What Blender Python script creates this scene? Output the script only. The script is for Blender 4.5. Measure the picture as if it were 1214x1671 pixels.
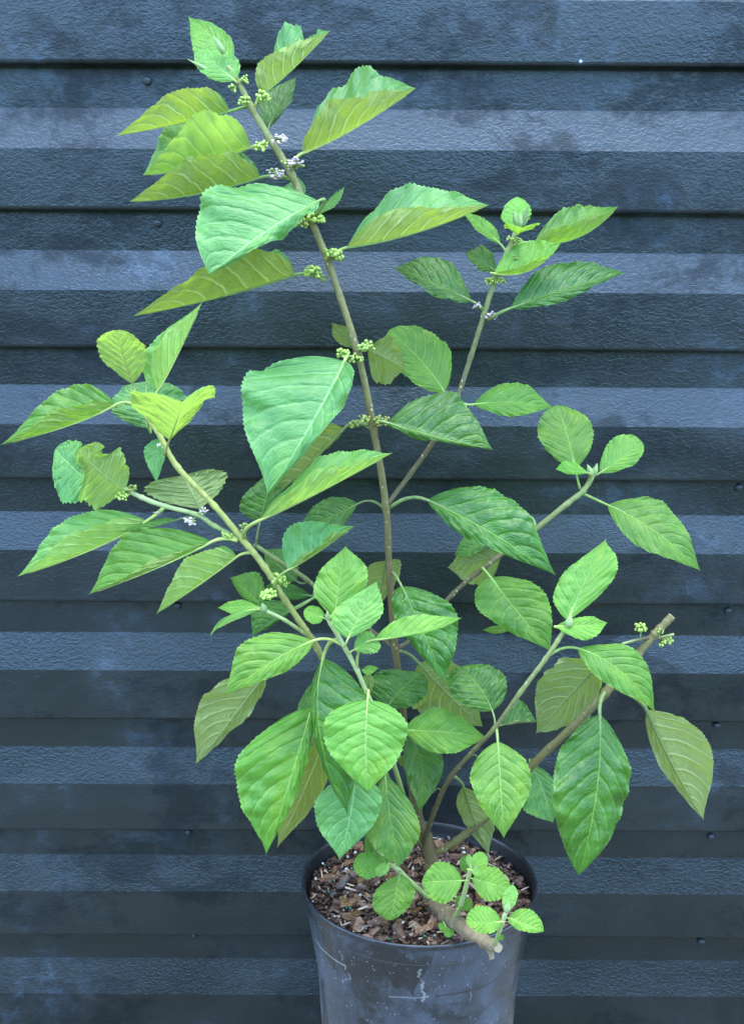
import bpy, bmesh, math, random
from mathutils import Vector, Matrix, noise as mnoise

random.seed(7)
scene = bpy.context.scene
for o in list(bpy.data.objects):
    bpy.data.objects.remove(o)
COL = scene.collection

# ------------------------------------------------------------------ camera
F_PX = 1700.0                      # focal length in pixels of the 1214 x 1671 photograph
PITCH = math.radians(13.0)
ROLL = math.radians(0.32)
W0, H0 = 1214.0, 1671.0
RIM_Z = 0.385
RIM_R = 0.135
fw = Vector((0, math.cos(PITCH), -math.sin(PITCH)))
upv = Vector((0, math.sin(PITCH), math.cos(PITCH)))
rt = Vector((1, 0, 0))
rt2 = rt * math.cos(ROLL) + upv * math.sin(ROLL)
up2 = upv * math.cos(ROLL) - rt * math.sin(ROLL)


def ray(px, py):
    return fw + rt2 * ((px - W0 / 2) / F_PX) + up2 * (-(py - H0 / 2) / F_PX)


CAM = Vector((0, 0, RIM_Z)) - ray(683.5, 1430) * (F_PX * 2 * RIM_R / 384.0)
cam_data = bpy.data.cameras.new("camera")
cam_data.sensor_fit = 'VERTICAL'
cam_data.sensor_height = 36.0
cam_data.lens = F_PX / H0 * 36.0
cam_data.clip_start = 0.02
cam_data.clip_end = 500
cam = bpy.data.objects.new("camera", cam_data)
COL.objects.link(cam)
cam.matrix_world = Matrix((
    (rt2.x, up2.x, -fw.x, CAM.x),
    (rt2.y, up2.y, -fw.y, CAM.y),
    (rt2.z, up2.z, -fw.z, CAM.z),
    (0, 0, 0, 1)))
scene.camera = cam

# ------------------------------------------------------------------ light
SUN_EL = math.radians(80)
SUN_AZ = math.radians(165)         # clockwise from +Y: high, in front of the wall, behind thin cloud
world = bpy.data.worlds.new("World")
scene.world = world
world.use_nodes = True
wn = world.node_tree.nodes
wl = world.node_tree.links
wn.clear()
sky = wn.new('ShaderNodeTexSky')
sky.sky_type = 'NISHITA'
sky.sun_disc = False
sky.sun_elevation = SUN_EL
sky.sun_rotation = SUN_AZ
sky.air_density = 1.0
sky.dust_density = 0.4
sky.ozone_density = 1.5
bg = wn.new('ShaderNodeBackground')
bg.inputs['Strength'].default_value = 0.15
wo = wn.new('ShaderNodeOutputWorld')
wl.new(sky.outputs[0], bg.inputs[0])
wl.new(bg.outputs[0], wo.inputs[0])
sun_d = bpy.data.lights.new("sun", 'SUN')
sun_d.energy = 0.5
sun_d.angle = math.radians(55)
sun_d.color = (1.0, 0.98, 0.95)
sun = bpy.data.objects.new("sun", sun_d)
COL.objects.link(sun)
sdir = Vector((math.sin(SUN_AZ) * math.cos(SUN_EL), math.cos(SUN_AZ) * math.cos(SUN_EL), math.sin(SUN_EL)))
sun.rotation_euler = sdir.to_track_quat('Z', 'Y').to_euler()
sun.location = (0, -2, 4)

vs = scene.view_settings
vs.view_transform = 'Standard'
vs.look = 'None'
vs.exposure = 3.42
vs.gamma = 1.0
scene.render.engine = 'CYCLES'
scene.cycles.max_bounces = 8
scene.cycles.transmission_bounces = 6


# ------------------------------------------------------------------ helpers
def at(px, py, y):
    r = ray(px, py)
    t = (y - CAM.y) / r.y
    return CAM + r * t


def pxcm(y):
    """photo pixels per centimetre at depth y"""
    return F_PX / ((y - CAM.y) * 1.05) / 100.0


class N:
    """tiny node-tree builder"""
    def __init__(self, name):
        self.m = bpy.data.materials.new(name)
        self.m.use_nodes = True
        self.t = self.m.node_tree
        self.t.nodes.clear()
        self.out = self.t.nodes.new('ShaderNodeOutputMaterial')

    def set(self, sock, v):
        if hasattr(v, 'is_output') or isinstance(v, bpy.types.NodeSocket):
            self.t.links.new(v, sock)
        elif isinstance(v, (tuple, list)):
            v = tuple(v)
            if sock.type == 'RGBA' and len(v) == 3:
                v = v + (1,)
            sock.default_value = v
        else:
            sock.default_value = v

    def node(self, kind, props=None, **ins):
        n = self.t.nodes.new(kind)
        for k, v in (props or {}).items():
            setattr(n, k, v)
        for k, v in ins.items():
            self.set(n.inputs[k.replace('_', ' ')], v)
        return n

    def math(self, op, a, b=0.0, c=None, clamp=False):
        n = self.t.nodes.new('ShaderNodeMath')
        n.operation = op
        n.use_clamp = clamp
        self.set(n.inputs[0], a)
        self.set(n.inputs[1], b)
        if c is not None:
            self.set(n.inputs[2], c)
        return n.outputs[0]

    def mix(self, f, a, b, mode='MIX'):
        n = self.t.nodes.new('ShaderNodeMix')
        n.data_type = 'RGBA'
        n.blend_type = mode
        self.set(n.inputs[0], f)
        self.set(n.inputs[6], a)
        self.set(n.inputs[7], b)
        return n.outputs[2]

    def ramp(self, v, lo, hi, a=0.0, b=1.0):
        n = self.t.nodes.new('ShaderNodeMapRange')
        n.interpolation_type = 'SMOOTHSTEP'
        self.set(n.inputs[0], v)
        for i, x in enumerate((lo, hi, a, b)):
            self.set(n.inputs[i + 1], x)
        return n.outputs[0]

    def noise(self, vec, scale, detail=3, rough=0.55, dist=0.0):
        n = self.t.nodes.new('ShaderNodeTexNoise')
        if vec is not None:
            self.set(n.inputs['Vector'], vec)
        n.inputs['Scale'].default_value = scale
        n.inputs['Detail'].default_value = detail
        n.inputs['Roughness'].default_value = rough
        n.inputs['Distortion'].default_value = dist
        return n.outputs['Fac']

    def mapping(self, vec, scale=(1, 1, 1), loc=(0, 0, 0)):
        n = self.t.nodes.new('ShaderNodeMapping')
        self.set(n.inputs['Vector'], vec)
        n.inputs['Scale'].default_value = scale
        self.set(n.inputs['Location'], loc)
        return n.outputs[0]

    def bump(self, h, strength=0.5, dist=0.001, normal=None):
        n = self.t.nodes.new('ShaderNodeBump')
        n.inputs['Strength'].default_value = strength
        n.inputs['Distance'].default_value = dist
        self.set(n.inputs['Height'], h)
        if normal is not None:
            self.set(n.inputs['Normal'], normal)
        return n.outputs[0]

    def bsdf(self, color, rough=0.5, spec=0.5, normal=None, **kw):
        n = self.t.nodes.new('ShaderNodeBsdfPrincipled')
        self.set(n.inputs['Base Color'], color)
        self.set(n.inputs['Roughness'], rough)
        self.set(n.inputs['Specular IOR Level'], spec)
        if normal is not None:
            self.set(n.inputs['Normal'], normal)
        for k, v in kw.items():
            self.set(n.inputs[k.replace('_', ' ')], v)
        return n.outputs[0]

    def done(self, shader):
        self.t.links.new(shader, self.out.inputs['Surface'])
        return self.m


def mesh_obj(name, verts, faces, mat=None, parent=None, uvs=None, smooth=True, mats=None, mat_idx=None):
    me = bpy.data.meshes.new(name)
    me.from_pydata([tuple(v) for v in verts], [], faces)
    for m in (mats or ([mat] if mat else [])):
        me.materials.append(m)
    if uvs is not None:
        ul = me.uv_layers.new(name="UVMap")
        for lp in me.loops:
            ul.data[lp.index].uv = uvs[lp.vertex_index]
    if smooth:
        me.polygons.foreach_set('use_smooth', [True] * len(me.polygons))
    if mat_idx:
        me.polygons.foreach_set('material_index', mat_idx)
    me.update()
    o = bpy.data.objects.new(name, me)
    COL.objects.link(o)
    if parent is not None:
        o.parent = parent
    return o


def empty(name, loc, label, cat):
    e = bpy.data.objects.new(name, None)
    e.empty_display_size = 0.05
    e.location = loc
    COL.objects.link(e)
    e['label'] = label
    e['category'] = cat
    return e


def catmull(pts, n):
    """pts: list of tuples (any dimension) -> n samples per span"""
    out = []
    P = [pts[0]] + list(pts) + [pts[-1]]
    for i in range(1, len(P) - 2):
        for k in range(n):
            t = k / n
            r = []
            for d in range(len(pts[0])):
                a, b, c, e = P[i - 1][d], P[i][d], P[i + 1][d], P[i + 2][d]
                r.append(0.5 * (2 * b + (c - a) * t + (2 * a - 5 * b + 4 * c - e) * t * t + (3 * b - a - 3 * c + e) * t ** 3))
            out.append(tuple(r))
    out.append(tuple(pts[-1]))
    return out


def tube_data(path, radii, sides=8, cap=True):
    """path: list of Vector. returns verts, faces, uvs"""
    verts, faces, uvs = [], [], []
    n = len(path)
    tan = []
    for i in range(n):
        a = path[max(i - 1, 0)]
        b = path[min(i + 1, n - 1)]
        tan.append((b - a).normalized())
    ref = Vector((0, 0, 1)) if abs(tan[0].z) < 0.9 else Vector((1, 0, 0))
    u = tan[0].cross(ref).normalized()
    for i in range(n):
        u = (u - tan[i] * u.dot(tan[i])).normalized()
        w = tan[i].cross(u)
        for s in range(sides):
            a = 2 * math.pi * s / sides
            verts.append(path[i] + (u * math.cos(a) + w * math.sin(a)) * radii[i])
            uvs.append((s / sides, i / (n - 1)))
    for i in range(n - 1):
        for s in range(sides):
            s2 = (s + 1) % sides
            faces.append((i * sides + s, i * sides + s2, (i + 1) * sides + s2, (i + 1) * sides + s))
    if cap:
        faces.append(tuple(range(sides))[::-1])
        faces.append(tuple((n - 1) * sides + s for s in range(sides)))
    return verts, faces, uvs


# ------------------------------------------------------------------ materials
def siding_material():
    b = N("painted_vinyl")
    geo = b.node('ShaderNodeNewGeometry').outputs['Position']
    oi = b.node('ShaderNodeObjectInfo').outputs['Random']
    # embossed grain: short lumpy ridges lying roughly along the board
    v1 = b.mapping(geo, (190, 190, 300))
    n1 = b.noise(v1, 1.0, 2.0, 0.5, 0.7)
    n2 = b.noise(b.mapping(geo, (330, 330, 520)), 1.0, 2.0, 0.5, 0.3)
    h = b.math('ADD', b.ramp(n1, 0.3, 0.7), b.math('MULTIPLY', n2, 0.35))
    dent = b.noise(b.mapping(geo, (5, 5, 7)), 1.0, 2, 0.5)
    h2 = b.math('ADD', h, b.math('MULTIPLY', dent, 5.0))
    nrm = b.bump(h2, 0.6, 0.00048)
    # weathering
    cloud = b.noise(b.mapping(geo, (6, 6, 9)), 1.0, 6, 0.65, 0.4)
    fine = b.noise(b.mapping(geo, (60, 60, 60)), 1.0, 4, 0.6)
    c = b.mix(b.ramp(cloud, 0.35, 0.68), (0.0050, 0.0068, 0.0074), (0.0098, 0.0126, 0.0138))
    chalk = b.math('MULTIPLY', b.ramp(cloud, 0.52, 0.72), b.ramp(fine, 0.42, 0.66))
    c = b.mix(b.math('MULTIPLY', chalk, 0.6), c, (0.035, 0.058, 0.088))
    drip = b.noise(b.mapping(geo, (38, 38, 4)), 1.0, 3, 0.6)
    c = b.mix(b.math('MULTIPLY', b.ramp(drip, 0.56, 0.72), 0.25), c, (0.014, 0.017, 0.02))
    vor = b.node('ShaderNodeTexVoronoi', {'feature': 'F1'}, Vector=geo, Scale=9.0)
    speck = b.math('LESS_THAN', vor.outputs['Distance'], 0.016)
    c = b.mix(b.math('MULTIPLY', speck, 0.8), c, (0.5, 0.52, 0.55))
    # one pale scuffed patch on a bevel, upper left
    sc = at(232, 428, WALL_Y)
    sv = b.node('ShaderNodeVectorMath', {'operation': 'SUBTRACT'})
    b.set(sv.inputs[0], geo)
    sv.inputs[1].default_value = sc
    ln = b.node('ShaderNodeVectorMath', {'operation': 'LENGTH'})
    b.set(ln.inputs[0], b.mapping(sv.outputs[0], (1, 0.1, 2.0)))
    sm = b.math('MULTIPLY', b.ramp(ln.outputs['Value'], 0.02, 0.075, 1, 0), b.ramp(b.noise(geo, 55, 5, 0.65, 0.6), 0.50, 0.56))
    c = b.mix(b.math('MULTIPLY', sm, 0.35), c, (0.05, 0.075, 0.105))
    rough = b.ramp(cloud, 0.3, 0.7, 0.27, 0.44)
    # worn patches have lost their sheen
    w1 = b.noise(b.mapping(geo, (7, 7, 12)), 1.0, 7, 0.62, 0.5)
    w2 = b.noise(b.mapping(geo, (45, 45, 45)), 1.0, 5, 0.7)
    worn = b.ramp(b.math('ADD', w1, b.math('MULTIPLY', b.math('SUBTRACT', w2, 0.5), 0.45)), 0.50, 0.66)
    spec = b.math('SUBTRACT', 0.56, b.math('MULTIPLY', worn, 0.26))
    rough = b.math('ADD', rough, b.math('MULTIPLY', worn, 0.12))
    return b.done(b.bsdf(c, rough, spec, nrm, Specular_Tint=(0.78, 0.94, 1.0)))


def simple_mat(name, col, rough=0.5, spec=0.5, scale=80, var=0.25, bump=0.3, dist=0.001):
    b = N(name)
    geo = b.node('ShaderNodeTexCoord').outputs['Object']
    n = b.noise(geo, scale, 4, 0.6)
    rnd = b.node('ShaderNodeObjectInfo').outputs['Random']
    dark = tuple(x * (1 - var) for x in col)
    lite = tuple(min(1, x * (1 + var)) for x in col)
    c = b.mix(b.ramp(n, 0.3, 0.7), dark, lite)
    hs = b.node('ShaderNodeHueSaturation', Color=c, Value=b.math('ADD', b.math('MULTIPLY', rnd, 0.5), 0.75))
    return b.done(b.bsdf(hs.outputs[0], rough, spec, b.bump(n, bump, dist)))


def leaf_material(name, top, top2, under, vein_top, vein_under, trans_col, trans=0.35, rough=0.42, spec=0.45, bumpk=1.0, spots=False):
    b = N(name)
    uv = b.node('ShaderNodeUVMap').outputs[0]
    sep = b.node('ShaderNodeSeparateXYZ', Vector=uv)
    s = b.math('SUBTRACT', b.math('MULTIPLY', sep.outputs[0], 2.0), 1.0)
    t = sep.outputs[1]
    a = b.math('ABSOLUTE', s)
    sg = b.math('SIGN', s)
    oi = b.node('ShaderNodeObjectInfo').outputs['Random']
    wob = b.math('MULTIPLY', b.math('SUBTRACT', b.noise(b.mapping(uv, (3, 5, 1)), 1.0, 2), 0.5), 0.05)
    q = b.math('SUBTRACT', t, b.math('MULTIPLY', b.math('POWER', a, 1.3), 0.27))
    q = b.math('ADD', b.math('ADD', q, wob), b.math('MULTIPLY', sg, 0.018))
    fr = b.math('FRACT', b.math('MULTIPLY', q, 7.5))
    dv = b.math('ABSOLUTE', b.math('SUBTRACT', fr, 0.5))           # 0.5 on a vein
    lat = b.ramp(dv, 0.40, 0.485)
    lat_soft = b.ramp(dv, 0.25, 0.5)
    lat = b.math('MULTIPLY', lat, b.ramp(a, 0.55, 1.0, 1.0, 0.25))
    mid = b.ramp(a, 0.015, 0.045, 1.0, 0.0)
    # net of small veins between the laterals
    uvn = b.node('ShaderNodeCombineXYZ', X=b.math('MULTIPLY', s, 7.0), Y=b.math('MULTIPLY', q, 30.0), Z=b.math('MULTIPLY', oi, 37.0))
    vor = b.node('ShaderNodeTexVoronoi', {'feature': 'DISTANCE_TO_EDGE'}, Vector=uvn.outputs[0], Scale=1.0)
    net = b.ramp(vor.outputs['Distance'], 0.0, 0.22, 1.0, 0.0)
    big = b.noise(b.node('ShaderNodeCombineXYZ', X=s, Y=b.math('MULTIPLY', t, 2.5), Z=b.math('MULTIPLY', oi, 91.0)).outputs[0], 1.6, 3, 0.55)
    # top side
    ct = b.mix(b.ramp(big, 0.3, 0.7), top, top2)
    ct = b.mix(b.math('MULTIPLY', net, 0.10), ct, vein_top)
    ct = b.mix(b.math('MULTIPLY', lat, 0.34), ct, vein_top)
    ct = b.mix(b.math('MULTIPLY', mid, 0.6), ct, vein_top)
    edge = b.ramp(a, 0.93, 1.0)
    ct = b.mix(b.math('MULTIPLY', edge, 0.25), ct, vein_top)
    # under side
    u2 = tuple(x * 0.82 for x in under)
    cu = b.mix(b.ramp(big, 0.3, 0.7), u2, under)
    cu = b.mix(b.math('MULTIPLY', net, 0.25), cu, vein_under)
    cu = b.mix(b.math('MULTIPLY', b.ramp(dv, 0.10, 0.40), 0.22), cu, tuple(x * 0.55 for x in under))
    cu = b.mix(b.math('MULTIPLY', lat, 0.95), cu, vein_under)
    cu = b.mix(b.math('MULTIPLY', mid, 0.9), cu, vein_under)
    spv = b.node('ShaderNodeTexVoronoi', {'feature': 'F1'}, Vector=b.node('ShaderNodeCombineXYZ', X=s, Y=b.math('MULTIPLY', t, 2.4), Z=b.math('MULTIPLY', oi, 53.0)).outputs[0], Scale=4.5)
    keep = b.math('GREATER_THAN', b.node('ShaderNodeSeparateColor', Color=spv.outputs['Color']).outputs[0], 0.80)
    dot = b.math('MULTIPLY', b.ramp(spv.outputs['Distance'], 0.05, 0.11, 1, 0), keep)
    ct = b.mix(b.math('MULTIPLY', dot, 0.7), ct, (0.30, 0.27, 0.11))
    cu = b.mix(b.math('MULTIPLY', dot, 0.6), cu, (0.20, 0.16, 0.06))
    yel = b.ramp(b.noise(b.node('ShaderNodeCombineXYZ', X=b.math('MULTIPLY', s, 0.8), Y=b.math('MULTIPLY', t, 1.6), Z=b.math('MULTIPLY', oi, 17.0)).outputs[0], 1.3, 2), 0.55, 0.75)
    ct = b.mix(b.math('MULTIPLY', yel, 0.35), ct, tuple(min(1, x * y) for x, y in zip(top2, (1.9, 1.25, 0.8))))
    if spots:
        sp = b.ramp(b.noise(uv, 14, 4, 0.6), 0.62, 0.68)
        spm = b.math('MULTIPLY', sp, b.ramp(b.noise(uv, 2.2, 2), 0.5, 0.62))
        ct = b.mix(b.math('MULTIPLY', spm, 0.6), ct, (0.40, 0.36, 0.12))
        cu = b.mix(b.math('MULTIPLY', spm, 0.5), cu, (0.36, 0.30, 0.10))
    back = b.node('ShaderNodeNewGeometry').outputs['Backfacing']
    hv = b.node('ShaderNodeHueSaturation', Color=b.mix(back, ct, cu),
                Hue=b.math('ADD', 0.492, b.math('MULTIPLY', oi, 0.016)),
                Value=b.math('ADD', 0.86, b.math('MULTIPLY', b.math('FRACT', b.math('MULTIPLY', oi, 7.31)), 0.28)))
    col = hv.outputs[0]
    h = b.math('ADD', b.math('MULTIPLY', lat_soft, -1.0), b.math('MULTIPLY', net, -0.30))
    h = b.math('ADD', h, b.math('MULTIPLY', mid, -1.0))
    nrm = b.bump(h, 0.62 * bumpk, 0.0011)
    ro = b.math('ADD', rough, b.math('MULTIPLY', back, 0.25))
    sp_ = b.math('SUBTRACT', spec, b.math('MULTIPLY', back, spec * 0.6))
    d = b.bsdf(col, ro, sp_, nrm)
    tr = b.node('ShaderNodeBsdfTranslucent', Color=b.mix(b.math('MULTIPLY', net, 0.18), trans_col, tuple(x * 0.6 for x in trans_col)), Normal=nrm)
    mx = b.node('ShaderNodeMixShader', Fac=trans + 0.10)
    b.t.links.new(d, mx.inputs[1])
    b.t.links.new(tr.outputs[0], mx.inputs[2])
    return b.done(mx.outputs[0])


def stem_material(name, c0, c1, speck, rough=0.6, split=0.5):
    """c0 at the base of the stem, c1 at its tip; pale lenticels"""
    b = N(name)
    uv = b.node('ShaderNodeUVMap').outputs[0]
    pos = b.node('ShaderNodeNewGeometry').outputs['Position']
    v = b.node('ShaderNodeSeparateXYZ', Vector=uv).outputs[1]
    n = b.noise(pos, 140, 4, 0.6)
    big = b.noise(b.mapping(pos, (60, 60, 22)), 1.0, 3, 0.6)
    v2 = b.math('ADD', v, b.math('MULTIPLY', b.math('SUBTRACT', big, 0.5), 0.35))
    c = b.mix(b.ramp(v2, split - 0.35, split + 0.35), c0, c1)
    c = b.mix(b.ramp(n, 0.35, 0.7, 0.0, 0.35), c, tuple(x * 0.55 for x in c0))
    vor = b.node('ShaderNodeTexVoronoi', {'feature': 'F1'}, Vector=b.mapping(pos, (1, 1, 0.6)), Scale=230.0)
    sp = b.ramp(vor.outputs['Distance'], 0.14, 0.24, 1, 0)
    keep = b.ramp(b.noise(pos, 170, 1), 0.48, 0.55)
    c = b.mix(b.math('MULTIPLY', b.math('MULTIPLY', sp, keep), 0.75), c, speck)
    nrm = b.bump(b.math('ADD', n, b.math('MULTIPLY', sp, 0.6)), 0.5, 0.0008)
    return b.done(b.bsdf(c, rough, 0.3, nrm))


S_ = 0.0
DIST = None
# wall geometry from the seam spacing of the photograph
WALL_Y = 0.22
EXPOSURE = (WALL_Y - CAM.y) / 7.977            # height of one board
SEAM0 = CAM.z + 1.4268 * EXPOSURE              # height of the topmost seam in view

M_siding = siding_material()
M_screw = simple_mat("painted_screw", (0.020, 0.030, 0.037), 0.45, 0.5, 300, 0.2, 0.2, 0.0005)

M_leaf = leaf_material("leaf_mature", (0.072, 0.211, 0.023), (0.128, 0.304, 0.030), (0.242, 0.338, 0.074),
                       (0.367, 0.540, 0.112), (0.483, 0.598, 0.188), (0.273, 0.572, 0.026), 0.36)
M_teal = leaf_material("leaf_blue_green", (0.070, 0.244, 0.054), (0.121, 0.336, 0.075), (0.242, 0.325, 0.074),
                       (0.362, 0.609, 0.229), (0.483, 0.585, 0.188), (0.211, 0.468, 0.029), 0.32, 0.40)
M_dark = leaf_material("leaf_dark", (0.025, 0.102, 0.009), (0.049, 0.162, 0.013), (0.206, 0.260, 0.085),
                       (0.167, 0.325, 0.043), (0.435, 0.494, 0.199), (0.109, 0.297, 0.014), 0.22, 0.36, 0.45, 1.0)
M_young = leaf_material("leaf_young", (0.131, 0.349, 0.040), (0.193, 0.440, 0.057), (0.362, 0.520, 0.070),
                        (0.394, 0.588, 0.186), (0.556, 0.728, 0.179), (0.339, 0.647, 0.058), 0.42)
M_lime = leaf_material("leaf_lime", (0.150, 0.365, 0.074), (0.200, 0.442, 0.100), (0.325, 0.479, 0.124),
                       (0.436, 0.650, 0.198), (0.629, 0.764, 0.286), (0.396, 0.659, 0.081), 0.45)
M_olive = leaf_material("leaf_olive", (0.072, 0.221, 0.032), (0.101, 0.267, 0.041), (0.305, 0.386, 0.127),
                        (0.244, 0.416, 0.091), (0.531, 0.598, 0.248), (0.273, 0.448, 0.032), 0.30)
M_yellow = leaf_material("leaf_yellowing", (0.24, 0.40, 0.06), (0.34, 0.46, 0.07), (0.34, 0.42, 0.085),
                         (0.44, 0.52, 0.16), (0.50, 0.54, 0.20), (0.42, 0.52, 0.06), 0.42)
M_spot = leaf_material("leaf_spotted", (0.057, 0.182, 0.026), (0.158, 0.286, 0.036), (0.242, 0.325, 0.079),
                       (0.244, 0.416, 0.091), (0.483, 0.572, 0.188), (0.248, 0.468, 0.029), 0.33, spots=True)
M_glow = leaf_material("leaf_olive_lit_under", (0.058, 0.205, 0.050), (0.095, 0.285, 0.065), (0.266, 0.342, 0.083),
                       (0.220, 0.420, 0.120), (0.560, 0.640, 0.270), (0.408, 0.576, 0.045), 0.30)  # light on and through the undersides is put into these colours
M_pet = simple_mat("petiole_green", (0.19, 0.29, 0.075), 0.55, 0.3, 200, 0.15, 0.2)
M_pet_y = simple_mat("petiole_yellow", (0.30, 0.37, 0.095), 0.55, 0.3, 200, 0.15, 0.2)
M_pet_d = simple_mat("petiole_dull", (0.15, 0.21, 0.07), 0.55, 0.3, 200, 0.2, 0.2)
M_stem_main = stem_material("stem_bark", (0.105, 0.080, 0.032), (0.27, 0.28, 0.10), (0.45, 0.42, 0.28), split=0.62)
M_stem_lime = stem_material("stem_lime", (0.10, 0.088, 0.034), (0.33, 0.36, 0.095), (0.50, 0.50, 0.25), split=0.36)
M_stem_twig = stem_material("stem_twig", (0.085, 0.072, 0.032), (0.22, 0.27, 0.09), (0.42, 0.42, 0.25), split=0.6)
M_stem_shoot = stem_material("stem_shoot", (0.22, 0.29, 0.09), (0.36, 0.43, 0.19), (0.5, 0.5, 0.3), split=0.45)
M_stem_wood = stem_material("stem_old_wood", (0.13, 0.10, 0.055), (0.20, 0.155, 0.085), (0.42, 0.34, 0.22), 0.75)
M_stem_cut = stem_material("stem_cut_branch", (0.120, 0.105, 0.038), (0.150, 0.140, 0.052), (0.38, 0.36, 0.2), 0.65)
M_cut = simple_mat("cut_wood", (0.36, 0.28, 0.17), 0.7, 0.2, 300, 0.15, 0.3)
M_berry = simple_mat("green_berry", (0.27, 0.38, 0.07), 0.35, 0.5, 400, 0.2, 0.1)
M_berry_dull = simple_mat("dull_berry", (0.20, 0.25, 0.05), 0.45, 0.4, 400, 0.35, 0.1)
M_flower = simple_mat("pale_flower", (0.58, 0.47, 0.45), 0.5, 0.3, 400, 0.1, 0.1)
M_bud = simple_mat("downy_bud", (0.20, 0.29, 0.11), 0.7, 0.2, 300, 0.12, 0.2)

# ------------------------------------------------------------------ ground
b = N("worn_concrete")
geo = b.node('ShaderNodeNewGeometry').outputs['Position']
n = b.noise(geo, 5, 8, 0.65)
n2 = b.noise(geo, 160, 3, 0.6)
cc = b.mix(b.ramp(n, 0.3, 0.7), (0.17, 0.165, 0.13), (0.27, 0.26, 0.205))
cc = b.mix(b.math('MULTIPLY', b.ramp(n2, 0.5, 0.7), 0.3), cc, (0.08, 0.075, 0.06))
gy = b.node('ShaderNodeSeparateXYZ', Vector=geo).outputs[1]
blocker_green = b.ramp(b.math('ADD', gy, b.math('MULTIPLY', n, 0.8)), -2.6, -2.2, 1, 0)  # dark green for the added rise, so the lower boards reflect less light
cc = b.mix(blocker_green, cc, b.mix(n2, (0.022, 0.045, 0.012), (0.055, 0.090, 0.025)))
M_ground = b.done(b.bsdf(cc, 0.9, 0.2, b.bump(n2, 0.4, 0.002)))
g = 40.0
nx = 80


def horizon_blocker(y):
    # added unseen rise behind the camera that hides the bright horizon from the siding
    t = max(0.0, min(1.0, (-y - 3.0) / 6.5))
    return 3.2 * t * t * (3 - 2 * t)


gv = [(-g + 2 * g * i / nx, -g + 2 * g * j / nx, horizon_blocker(-g + 2 * g * j / nx)) for j in range(nx + 1) for i in range(nx + 1)]
gf = [(j * (nx + 1) + i, j * (nx + 1) + i + 1, (j + 1) * (nx + 1) + i + 1, (j + 1) * (nx + 1) + i) for j in range(nx) for i in range(nx)]
ground = mesh_obj("ground", gv, gf, M_ground)
ground['kind'] = 'structure'

# ------------------------------------------------------------------ siding wall
wall = empty("siding_wall", (0, WALL_Y, 0), "dark charcoal horizontal lap siding wall standing behind the potted shrub", "wall")
XW = 2.6
LIP = 0.0122                       # how far a board's lower face stands proud of its top strip


def siding_profile():
    """(y, z) of the outer face from the top of a board to its return under the lip; local z=0 at the seam above it"""
    e = EXPOSURE
    p = [(0.004, 0.030), (0.004, 0.0), (0.004, -0.285 * e)]
    # soft bend, bevel that looks up, soft bend
    p += [(0.0034, -0.297 * e), (-LIP + 0.0010, -0.560 * e), (-LIP + 0.0002, -0.574 * e)]
    p += [(-LIP - 0.0006, -0.80 * e), (-LIP - 0.0004, -1.0 * e + 0.0042), (-LIP + 0.0004, -1.0 * e + 0.0020), (-LIP + 0.0018, -1.0 * e + 0.0006),
          (-LIP + 0.0040, -1.0 * e), (-LIP + 0.0075, -1.0 * e + 0.0010), (0.001, -1.0 * e + 0.004)]
    return p


def make_panel(k):
    prof = siding_profile()
    nxs = 64
    verts, faces = [], []
    rnd = random.Random(50 + k)
    ph = [rnd.uniform(0, 6.28) for _ in range(4)]
    for i in range(nxs + 1):
        x = -XW + 2 * XW * i / nxs
        dz = 0.0006 * math.sin(x * 2.1 + ph[0]) + 0.0004 * math.sin(x * 5.3 + ph[1])
        for (y, z) in prof:
            w = 0.0008 * math.sin(x * 3.7 + ph[2] + z * 9)
            verts.append((x, y + w, z + (dz if z < -0.9 * EXPOSURE else dz * 0.3)))
    m = len(prof)
    for i in range(nxs):
        for j in range(m - 1):
            a = i * m + j
            faces.append((a, a + 1, a + m + 1, a + m))
    # thickness: a back sheet two millimetres behind
    nv = len(verts)
    verts += [(x, y + 0.0035, z) for (x, y, z) in verts]
    faces += [tuple(nv + q for q in f[::-1]) for f in faces]
    o = mesh_obj("siding_panel", verts, faces, M_siding, wall, smooth=False)
    o.location = (0, 0, SEAM0 - k * EXPOSURE)
    return o


def add_screw(panel, px, py, k):
    p = at(px, py, WALL_Y + 0.004)
    prof = [(r_ * 1.5, y_ * 1.5) for (r_, y_) in ((0.0, -0.0036), (0.0016, -0.0036), (0.0018, -0.0032), (0.0021, -0.0032), (0.0029, -0.0024), (0.0033, -0.0012), (0.0034, 0.001))]
    seg = 20
    verts, faces = [(0, prof[0][1] + 0.0008, 0)], []
    for (r, y) in prof[1:]:
        for s in range(seg):
            a = 2 * math.pi * s / seg
            verts.append((r * math.cos(a), y, r * math.sin(a)))
    for s in range(seg):
        faces.append((0, 1 + s, 1 + (s + 1) % seg))
    for i in range(len(prof) - 2):
        for s in range(seg):
            a = 1 + i * seg + s
            c = 1 + i * seg + (s + 1) % seg
            faces.append((a, a + seg, c + seg, c))
    o = mesh_obj("screw", verts, faces, M_screw, panel)
    o.location = (p.x, 0.0035, p.z - panel.location.z)


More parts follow.
